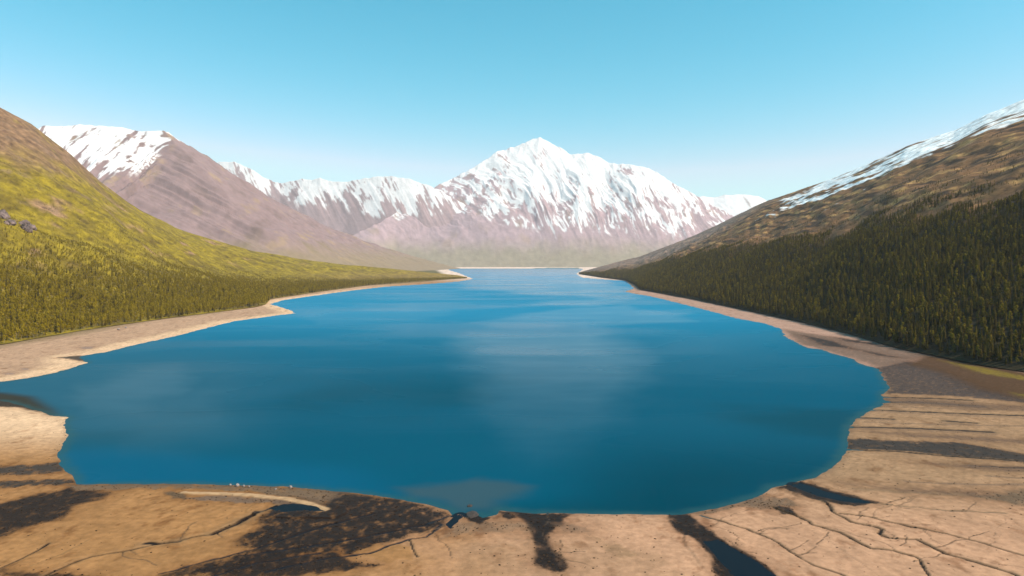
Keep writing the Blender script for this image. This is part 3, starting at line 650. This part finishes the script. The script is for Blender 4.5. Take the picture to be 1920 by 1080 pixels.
# ------------------------------------------------------------------ trees
def mesh_from(name, verts, faces, mat, smooth=False):
    me = bpy.data.meshes.new(name); me.from_pydata(verts, [], faces); me.materials.append(mat)
    if smooth: me.polygons.foreach_set("use_smooth", np.ones(len(faces), bool))
    me.update(); return me
def trunk_geo(h, r, n=6, bend=0.15, rnd=random):
    vs, fs = [], []
    bx, by = rnd.uniform(-bend, bend), rnd.uniform(-bend, bend)
    for k, (z, q) in enumerate(((-0.6, 1.25), (0.6, 1.0), (h * 0.5, 0.62), (h, 0.08))):
        for i in range(n):
            a = 2 * math.pi * i / n; vs.append((r * q * math.cos(a) + bx * z / h, r * q * math.sin(a) + by * z / h, z))
    for k in range(3):
        for i in range(n):
            fs.append((k * n + i, k * n + (i + 1) % n, (k + 1) * n + (i + 1) % n, (k + 1) * n + i))
    return vs, fs
def spruce_geo(rnd, h=15.0):
    """drooping tiers of separate boughs round a leader"""
    vs, fs = [], []
    rmax = rnd.uniform(1.9, 2.5); z = rnd.uniform(0.8, 1.6); tier = 0
    while z < h * 0.97:
        f = 1 - (z / h); r = rmax * (f ** 0.8) * rnd.uniform(0.8, 1.15) + 0.12
        nb = max(4, int(8 * f + 4)); off = rnd.random() * 6.28
        for i in range(nb):
            if rnd.random() < 0.10: continue
            a = off + 2 * math.pi * i / nb + rnd.uniform(-.25, .25); rr = r * rnd.uniform(0.65, 1.15)
            w = max(0.16, rr * rnd.uniform(0.30, 0.46)); dz = rr * rnd.uniform(0.28, 0.55)
            ca, sa = math.cos(a), math.sin(a); b = len(vs)
            vs += [(0.05 * ca, 0.05 * sa, z + 0.25), (0.55 * rr * ca - w * sa, 0.55 * rr * sa + w * ca, z - 0.45 * dz - .1),
                   (rr * ca, rr * sa, z - dz), (0.55 * rr * ca + w * sa, 0.55 * rr * sa - w * ca, z - 0.45 * dz - .1), (0.5 * rr * ca, 0.5 * rr * sa, z - 0.15 * dz + .12)]
            fs += [(b, b + 1, b + 4), (b + 1, b + 2, b + 4), (b + 2, b + 3, b + 4), (b + 3, b, b + 4)]
        z += h * 0.055 * rnd.uniform(0.8, 1.2) * (0.55 + 0.6 * f); tier += 1
    b = len(vs); vs += [(0.12, 0, h * .93), (-0.06, .1, h * .93), (-.06, -.1, h * .93), (0, 0, h + .3)]
    fs += [(b, b + 1, b + 3), (b + 1, b + 2, b + 3), (b + 2, b, b + 3)]
    return vs, fs
def birch_geo(rnd, h=12.0, n=190):
    """loose leaf clumps gathered round several limbs"""
    vs, fs = [], []
    lumps = []
    for k in range(8):
        zz = rnd.uniform(0.38, 0.93); rr = 2.2 * math.sin(math.pi * min(1, (zz - 0.12) / 0.95)) * rnd.uniform(0.25, 0.8); a = rnd.random() * 6.28
        lumps.append((rr * math.cos(a), rr * math.sin(a), zz * h, rnd.uniform(0.9, 1.6)))
    lumps.append((0, 0, h * .93, .8))
    for k in range(n):
        cx, cy, cz, cr = lumps[k % len(lumps)]
        while True:
            p = [rnd.uniform(-1, 1) for _ in range(3)]
            if 0.2 < sum(q * q for q in p) < 1: break
        x, y, z = cx + p[0] * cr, cy + p[1] * cr, cz + p[2] * cr * 1.15
        s = rnd.uniform(0.28, 0.62); n_ = Vector((p[0], p[1], p[2] + .5)).normalized()
        u = n_.cross(Vector((rnd.uniform(-1, 1), rnd.uniform(-1, 1), rnd.uniform(-1, 1)))).normalized(); w = n_.cross(u)
        b = len(vs); c0 = Vector((x, y, z))
        for q in (u * s, (w * .8 + n_ * -.3) * s, u * -s * .9, (w * -.8 - n_ * .3) * s): vs.append(tuple(c0 + q))
        fs.append((b, b + 1, b + 2, b + 3))
    return vs, fs
def limbs_geo(rnd, h):
    vs, fs = trunk_geo(h * .9, 0.16, 5, .5, rnd)
    for k in range(6):
        z0 = h * rnd.uniform(.25, .7); a = rnd.random() * 6.28; L = rnd.uniform(1.0, 2.0); b = len(vs)
        d = Vector((math.cos(a), math.sin(a), 1.0)).normalized(); e = Vector((0, 0, z0)) + d * L
        s = Vector((-math.sin(a), math.cos(a), 0)) * .06; u = Vector((0, 0, .07))
        vs += [tuple(Vector((0, 0, z0)) + s), tuple(Vector((0, 0, z0)) - s), tuple(Vector((0, 0, z0)) + u), tuple(e)]
        fs += [(b, b + 1, b + 3), (b + 1, b + 2, b + 3), (b + 2, b, b + 3)]
    return vs, fs
rt = random.Random(5)
KIND = {}
for kind, crown, trunk, lm_, bm_ in (("spruce", spruce_geo, lambda r: trunk_geo(14, .2, 6, .2, r), M_SPRUCE, M_BARK), ("birch", birch_geo, lambda r: limbs_geo(r, 12), M_BIRCH, M_WBARK), ("dim_birch", lambda r: birch_geo(r, 13.0, 200), lambda r: limbs_geo(r, 12), M_BIRCH_DIM, M_BARK)):
    lst = []
    for k in range(5):
        cv, cf = crown(rt); tv, tf = trunk(rt)
        cm = mesh_from(kind + "_crown", cv, cf, lm_); tm = mesh_from(kind + "_trunk", tv, tf, bm_)
        whole = bpy.data.meshes.new(kind + "_whole")
        whole.from_pydata(cv + tv, [], cf + [tuple(i + len(cv) for i in f) for f in tf])
        whole.materials.append(lm_); whole.materials.append(bm_)
        whole.polygons.foreach_set("material_index", np.array([0] * len(cf) + [1] * len(tf), dtype=np.int32)); whole.update()
        lst.append((cm, tm, whole))
    KIND[kind] = lst

def forest_object(name, pts, sizes, spins, forms, src):
    me = bpy.data.meshes.new(name)
    me.vertices.add(len(pts)); me.vertices.foreach_set("co", pts.astype(np.float32).ravel())
    for an, arr, ty in (("size", sizes.astype(np.float32), 'FLOAT'), ("spin", spins.astype(np.float32), 'FLOAT'), ("form", forms.astype(np.int32), 'INT')):
        at = me.attributes.new(an, ty, 'POINT'); at.data.foreach_set("value", arr)
    o = bpy.data.objects.new(name, me); C.objects.link(o); o['kind'] = 'stuff'
    ng = bpy.data.node_groups.new(name, 'GeometryNodeTree')
    ng.interface.new_socket("Geometry", in_out='INPUT', socket_type='NodeSocketGeometry')
    ng.interface.new_socket("Geometry", in_out='OUTPUT', socket_type='NodeSocketGeometry')
    gi = ng.nodes.new("NodeGroupInput"); go = ng.nodes.new("NodeGroupOutput")
    iop = ng.nodes.new("GeometryNodeInstanceOnPoints"); ci = ng.nodes.new("GeometryNodeCollectionInfo")
    ci.inputs[0].default_value = src; ci.inputs["Separate Children"].default_value = True
    def attr(nm, ty):
        n = ng.nodes.new("GeometryNodeInputNamedAttribute"); n.data_type = ty; n.inputs[0].default_value = nm; return n.outputs[0]
    iop.inputs["Pick Instance"].default_value = True
    cb = ng.nodes.new("ShaderNodeCombineXYZ")
    ng.links.new(attr("spin", 'FLOAT'), cb.inputs[2])
    ng.links.new(gi.outputs[0], iop.inputs["Points"]); ng.links.new(ci.outputs[0], iop.inputs["Instance"])
    ng.links.new(attr("form", 'INT'), iop.inputs["Instance Index"]); ng.links.new(cb.outputs[0], iop.inputs["Rotation"])
    ng.links.new(attr("size", 'FLOAT'), iop.inputs["Scale"]); ng.links.new(iop.outputs[0], go.inputs[0])
    md = o.modifiers.new("scatter", 'NODES'); md.node_group = ng

def scatter(hill, n, vmax, rnd):
    """random places on a hill, area weighted"""
    X, Y, Z, vv = hill
    r, c = X.shape
    rmax = int(np.searchsorted(vv[:, 0], vmax))
    P = np.stack([X, Y, Z], -1)[:rmax + 1]
    a = np.linalg.norm(np.cross(P[:-1, 1:] - P[:-1, :-1], P[1:, :-1] - P[:-1, :-1]), axis=-1)
    cdf = np.cumsum(a.ravel()); k = np.searchsorted(cdf, rnd.random(n) * cdf[-1]); i, j = np.divmod(k, c - 1)
    fu, fv = rnd.random(n)[:, None], rnd.random(n)[:, None]
    p = (P[i, j] * (1 - fu) + P[i, j + 1] * fu) * (1 - fv) + (P[i + 1, j] * (1 - fu) + P[i + 1, j + 1] * fu) * fv
    return p, vv[i, 0] + fv[:, 0] * (vv[1, 0] - vv[0, 0]), cdf[-1]
def inview(p, margin=0.03):
    x = p[:, 0] / np.maximum(p[:, 1], 1); return (p[:, 1] > 100) & (np.abs(x) < 0.75 + margin)

# right: close dark spruce with some birch; left: bright birch with scattered spruce
pr, vr, ar = scatter(RIGHT, 125000, 0.80, RNG)
top = 0.40 + 0.22 * fbm(pr[:, 0] / 110, pr[:, 1] / 110, 301, 5)
dens = np.where(vr < top, 1.0, 0.0) * np.clip(1.15 - 0.45 * sstep(2600, 4200, pr[:, 1]), 0, 1) + 0.75 * (vr >= top) * sstep(top + .34, top - .04, vr) * sstep(-.15, .25, fbm(pr[:, 0] / 60, pr[:, 1] / 60, 307, 4))
dens *= sstep(-.75, -.45, fbm(pr[:, 0] / 45, pr[:, 1] / 45, 303, 3))
keep = (RNG.random(len(pr)) < dens) & (vr > 0.004) & (pr[:, 1] > 150) & (pr[:, 0] / np.maximum(pr[:, 1], 1) < 1.15)
pr, vr, top = pr[keep], vr[keep], top[keep]
sr = (0.58 + 0.80 * RNG.random(len(pr)) ** 1.2) * (1 - 0.5 * sstep(0.15, 0.5, vr)) * (1 - .35 * (vr > top))
kr = np.where(RNG.random(len(pr)) < 0.36 + 0.25 * fbm(pr[:, 0] / 120, pr[:, 1] / 120, 305, 3), 2, 0)

pl, vl, al = scatter(LEFT, 130000, 0.9, RNG)
topl = 0.40 + 0.14 * fbm(pl[:, 0] / 180, pl[:, 1] / 180, 311, 4)
dl = 0.75 * sstep(topl + .14, topl - .22, vl) + 0.26 * sstep(0.95, 0.5, vl) * (1 - 0.4 * sstep(2300, 3600, pl[:, 1]))
dl *= sstep(-.7, -.3, fbm(pl[:, 0] / 50, pl[:, 1] / 50, 313, 3))
keep = (RNG.random(len(pl)) < dl) & (vl > 0.004) & (pl[:, 1] > 150) & (-pl[:, 0] / np.maximum(pl[:, 1], 1) < 1.15)
pl, vl, topl = pl[keep], vl[keep], topl[keep]
sl2 = (0.55 + 0.68 * RNG.random(len(pl))) * (1 - 0.55 * sstep(0.10, 0.42, vl)) * (1 - .4 * sstep(-.1, .15, vl - topl)) * (1 - .3 * sstep(2000, 3200, pl[:, 1]))
kl = np.where(RNG.random(len(pl)) < 0.17 - 0.05 * sstep(.1, .3, vl), 0, 1)

PTS = np.concatenate([pr, pl]); SC = np.concatenate([sr, sl2]); KD = np.concatenate([kr, kl])
SIDE = np.concatenate([np.ones(len(pr), int), np.zeros(len(pl), int)])
VAR = RNG.integers(0, 5, len(PTS)); ROT = RNG.random(len(PTS)) * 6.283
PTS[:, 2] -= 0.15
iv = inview(PTS); dist = np.linalg.norm(PTS - np.array([0, 0, CAM_H]), axis=1)
size_px = np.where(iv, SC / dist, 0)
def tree_label(kind, side, p, v, s_):
    """how this tree looks and where in its wood it stands"""
    size = "tall" if s_ > 1.05 else ("short" if s_ < 0.8 else "middling")
    look = {("spruce", 1): "dark narrow spruce", ("spruce", 0): "deep green spruce", ("birch", 0): "yellow-green birch", ("dim_birch", 1): "olive broadleaf tree"}[(kind, side)]
    row = "at the forest's lower edge" if v < 0.05 else ("some ranks into the forest" if v < 0.16 else "well up the slope")
    px = 960 + FPX * p[0] / p[1]
    if side: where = "above the rust-brown meadow" if px > 1690 else "above the pinkish right shore"
    else: where = "over the left beach's near end" if px < 130 else "over the left beach's far half"
    return f"{size} {look} {row} {where}", {"spruce": "spruces", "birch": "birches", "dim_birch": "broadleaf trees"}[kind] + (" of the right forest" if side else " of the left wood")
VALL = np.concatenate([vr, vl])
for ki, kind in enumerate(("spruce", "birch", "dim_birch")):
    sel = np.where(KD == ki)[0]
    order = sel[np.argsort(-size_px[sel])]
    near, rest = order[:300], order[300:]
    for i in near:
        cm, tm, wm = KIND[kind][VAR[i]]
        e = bpy.data.objects.new(kind + "_tree", None); C.objects.link(e)
        e.empty_display_size = 1
        e.location = PTS[i]; e.rotation_euler = (0, 0, ROT[i]); s_ = SC[i]; e.scale = (s_, s_, s_)
        lb, gp = tree_label(kind, SIDE[i], PTS[i], VALL[i], SC[i])
        e['label'] = lb; e['category'] = 'tree'; e['group'] = gp
        for nm, mm in (("crown", cm), ("trunk", tm)):
            ch = bpy.data.objects.new(nm, mm); C.objects.link(ch); ch.parent = e
    # everything behind them: one forest per kind
    src = bpy.data.collections.new(kind + "_forms")
    for k in range(5):
        so = bpy.data.objects.new(f"{kind}_form", KIND[kind][k][2]); src.objects.link(so)
    forest_object(kind + "_forest", PTS[rest], SC[rest], ROT[rest], VAR[rest], src)
print("TREES", len(PTS), "right", len(pr), "left", len(pl))

# ------------------------------------------------------------------ clods and stones lying on the flats (too many to count)
def scatter_stuff(name, pts, sizes, forms, mat):
    src = bpy.data.collections.new(name + "_forms")
    for k in range(forms):
        bm = bmesh.new(); bmesh.ops.create_icosphere(bm, subdivisions=1, radius=1); q = random.Random(900 + k)
        for v in bm.verts: v.co = Vector((v.co.x * q.uniform(.6, 1.3), v.co.y * q.uniform(.5, 1.0), max(-.2, v.co.z) * q.uniform(.35, .7)))
        m_ = bpy.data.meshes.new(name); bm.to_mesh(m_); bm.free(); m_.materials.append(mat); src.objects.link(bpy.data.objects.new(name + "_form", m_))
    n = len(pts)
    forest_object(name, pts, sizes, RNG.random(n) * 6.28, RNG.integers(0, forms, n), src)
def clod_mat():
    m, t, p = new_mat("mud_clod"); oi = node(t, "ShaderNodeObjectInfo"); cr = node(t, "ShaderNodeValToRGB")
    cr.color_ramp.elements[0].color = (0.012, 0.007, 0.004, 1); cr.color_ramp.elements[1].color = (0.060, 0.035, 0.020, 1)
    t.links.new(oi.outputs["Random"], cr.inputs[0]); t.links.new(cr.outputs[0], p.inputs["Base Color"]); p.inputs["Roughness"].default_value = 0.9
    p.inputs["Specular IOR Level"].default_value = 0.1
    return m
near = (YY > 190) & (YY < 620) & (np.abs(XX) < 0.85 * YY) & (SD > 1.0)
cand = np.argwhere(near); wgt = (0.03 + 1.0 * wet[near]) * np.clip(YY[near] / 260, .6, 3)
pick = cand[np.searchsorted(np.cumsum(wgt) / wgt.sum(), RNG.random(9000))]
cp = np.stack([XX[pick[:, 0], pick[:, 1]], YY[pick[:, 0], pick[:, 1]], ZZ[pick[:, 0], pick[:, 1]]], -1)
cp[:, 0] += RNG.normal(0, .4, len(cp)); cp[:, 1] += RNG.normal(0, .6, len(cp))
scatter_stuff("mud_clods", cp, 0.12 + 0.38 * RNG.random(len(cp)) ** 2.5, 4, clod_mat())

# ------------------------------------------------------------------ loose stones
def rock(name, loc, size, mat, label, cat, seed, group=None, subdiv=3, squash=0.75, rough=0.35):
    bm = bmesh.new(); bmesh.ops.create_icosphere(bm, subdivisions=subdiv, radius=1)
    co = np.array([v.co[:] for v in bm.verts])
    n = fbm(co[:, 0] * 1.3 + seed * 3.1 + co[:, 2], co[:, 1] * 1.3 + co[:, 2] * 0.7, seed, 4)
    fac = 1 + rough * n
    for v, f_ in zip(bm.verts, fac):
        v.co = Vector((v.co.x * f_ * size[0], v.co.y * f_ * size[1], v.co.z * f_ * size[2] * squash))
    me = bpy.data.meshes.new(name); bm.to_mesh(me); bm.free(); me.materials.append(mat)
    o = bpy.data.objects.new(name, me); C.objects.link(o); o.location = loc; o.rotation_euler = (0, 0, seed * 1.7)
    o['label'] = label; o['category'] = cat
    if group: o['group'] = group
    return o
GB = "pale boulders along the near waterline"
for k, (px, py, s_, lb) in enumerate([(445, 911, 1.5, "largest pale boulder at the near waterline, standing tallest among its neighbours"),
    (432, 910, 0.9, "low buff boulder at the waterline just left of the tallest pale boulder"),
    (457, 912, 0.9, "small grey boulder at the waterline just right of the tallest pale boulder"),
    (467, 913, 0.7, "smallest grey stone at the right end of the boulder row on the waterline"),
    (517, 918, 0.8, "pale pinkish stone lying on the wet mud a little back from the waterline"),
    (545, 914, 1.2, "lone whitish boulder at the waterline right of the boulder row")]):
    p = G(px, py, 0.3); rock("boulder", (p[0], p[1], 0.5), (s_ * .55, s_ * .55, s_ * .8), M_PALE, lb, "boulder", 3 + k, GB)
for k, (px, py, s_, lb) in enumerate([(222, 617, 2.6, "pale boulder below the birches on the left beach, lower and further left of a pair"),
    (236, 614, 2.4, "pale boulder below the birches on the left beach, higher and further right of a pair")]):
    p = G(px, py, 2.0); rock("boulder", (p[0], p[1], 2.0), (s_ * .8, s_ * .6, s_ * .6), M_PALE, lb, "boulder", 13 + k, "pale boulders under the left wood")
p = G(881, 949, 0); rock("boulder", (p[0], p[1], 0.1), (1.3, 1.0, 0.6), M_DARKR, "dark brown rock sticking out of the shallow water off the near shore", "rock", 21)
p = G(885, 966, 0.2); rock("boulder", (p[0], p[1], 0.1), (4.0, 2.6, 1.2), M_DARKR, "dark rounded mud-covered rock at the mouth of the small inlet on the near shore", "rock", 23)

# crag breaking out of the left hill
def hill_at(hill, px, py):
    X, Y, Z, vv = hill
    m = (Y > 300)
    d = _dir(px, py); t = Y / d[1]
    e = np.where(m & (vv <= 1), np.abs(X - d[0] * t) + np.abs(Z - CAM_H - d[2] * t), 1e9)
    k = np.unravel_index(np.argmin(e), e.shape); return np.array([X[k], Y[k], Z[k]])
base = hill_at(LEFT, 22, 415)
e = bpy.data.objects.new("rock_outcrop", None); C.objects.link(e); e.location = base
e['label'] = "broken grey-pink rock crag jutting from the green slope of the left hill"; e['category'] = "crag"
rr = random.Random(3)
for k in range(9):
    o = rock("rock_slab", (rr.uniform(-34, 30), rr.uniform(-22, 22), 0), (rr.uniform(7, 15), rr.uniform(6, 12), rr.uniform(6, 13)), M_CRAG, "", "", 40 + k, None, 3, 1.0, 0.6)
    del o['label']; del o['category']; o.parent = e
    w = base + np.array(o.location)
    X, Y, Z, vv = LEFT
    kk = np.unravel_index(np.argmin((X - w[0]) ** 2 + (Y - w[1]) ** 2), X.shape); o.location.z = Z[kk] - base[2] - 1
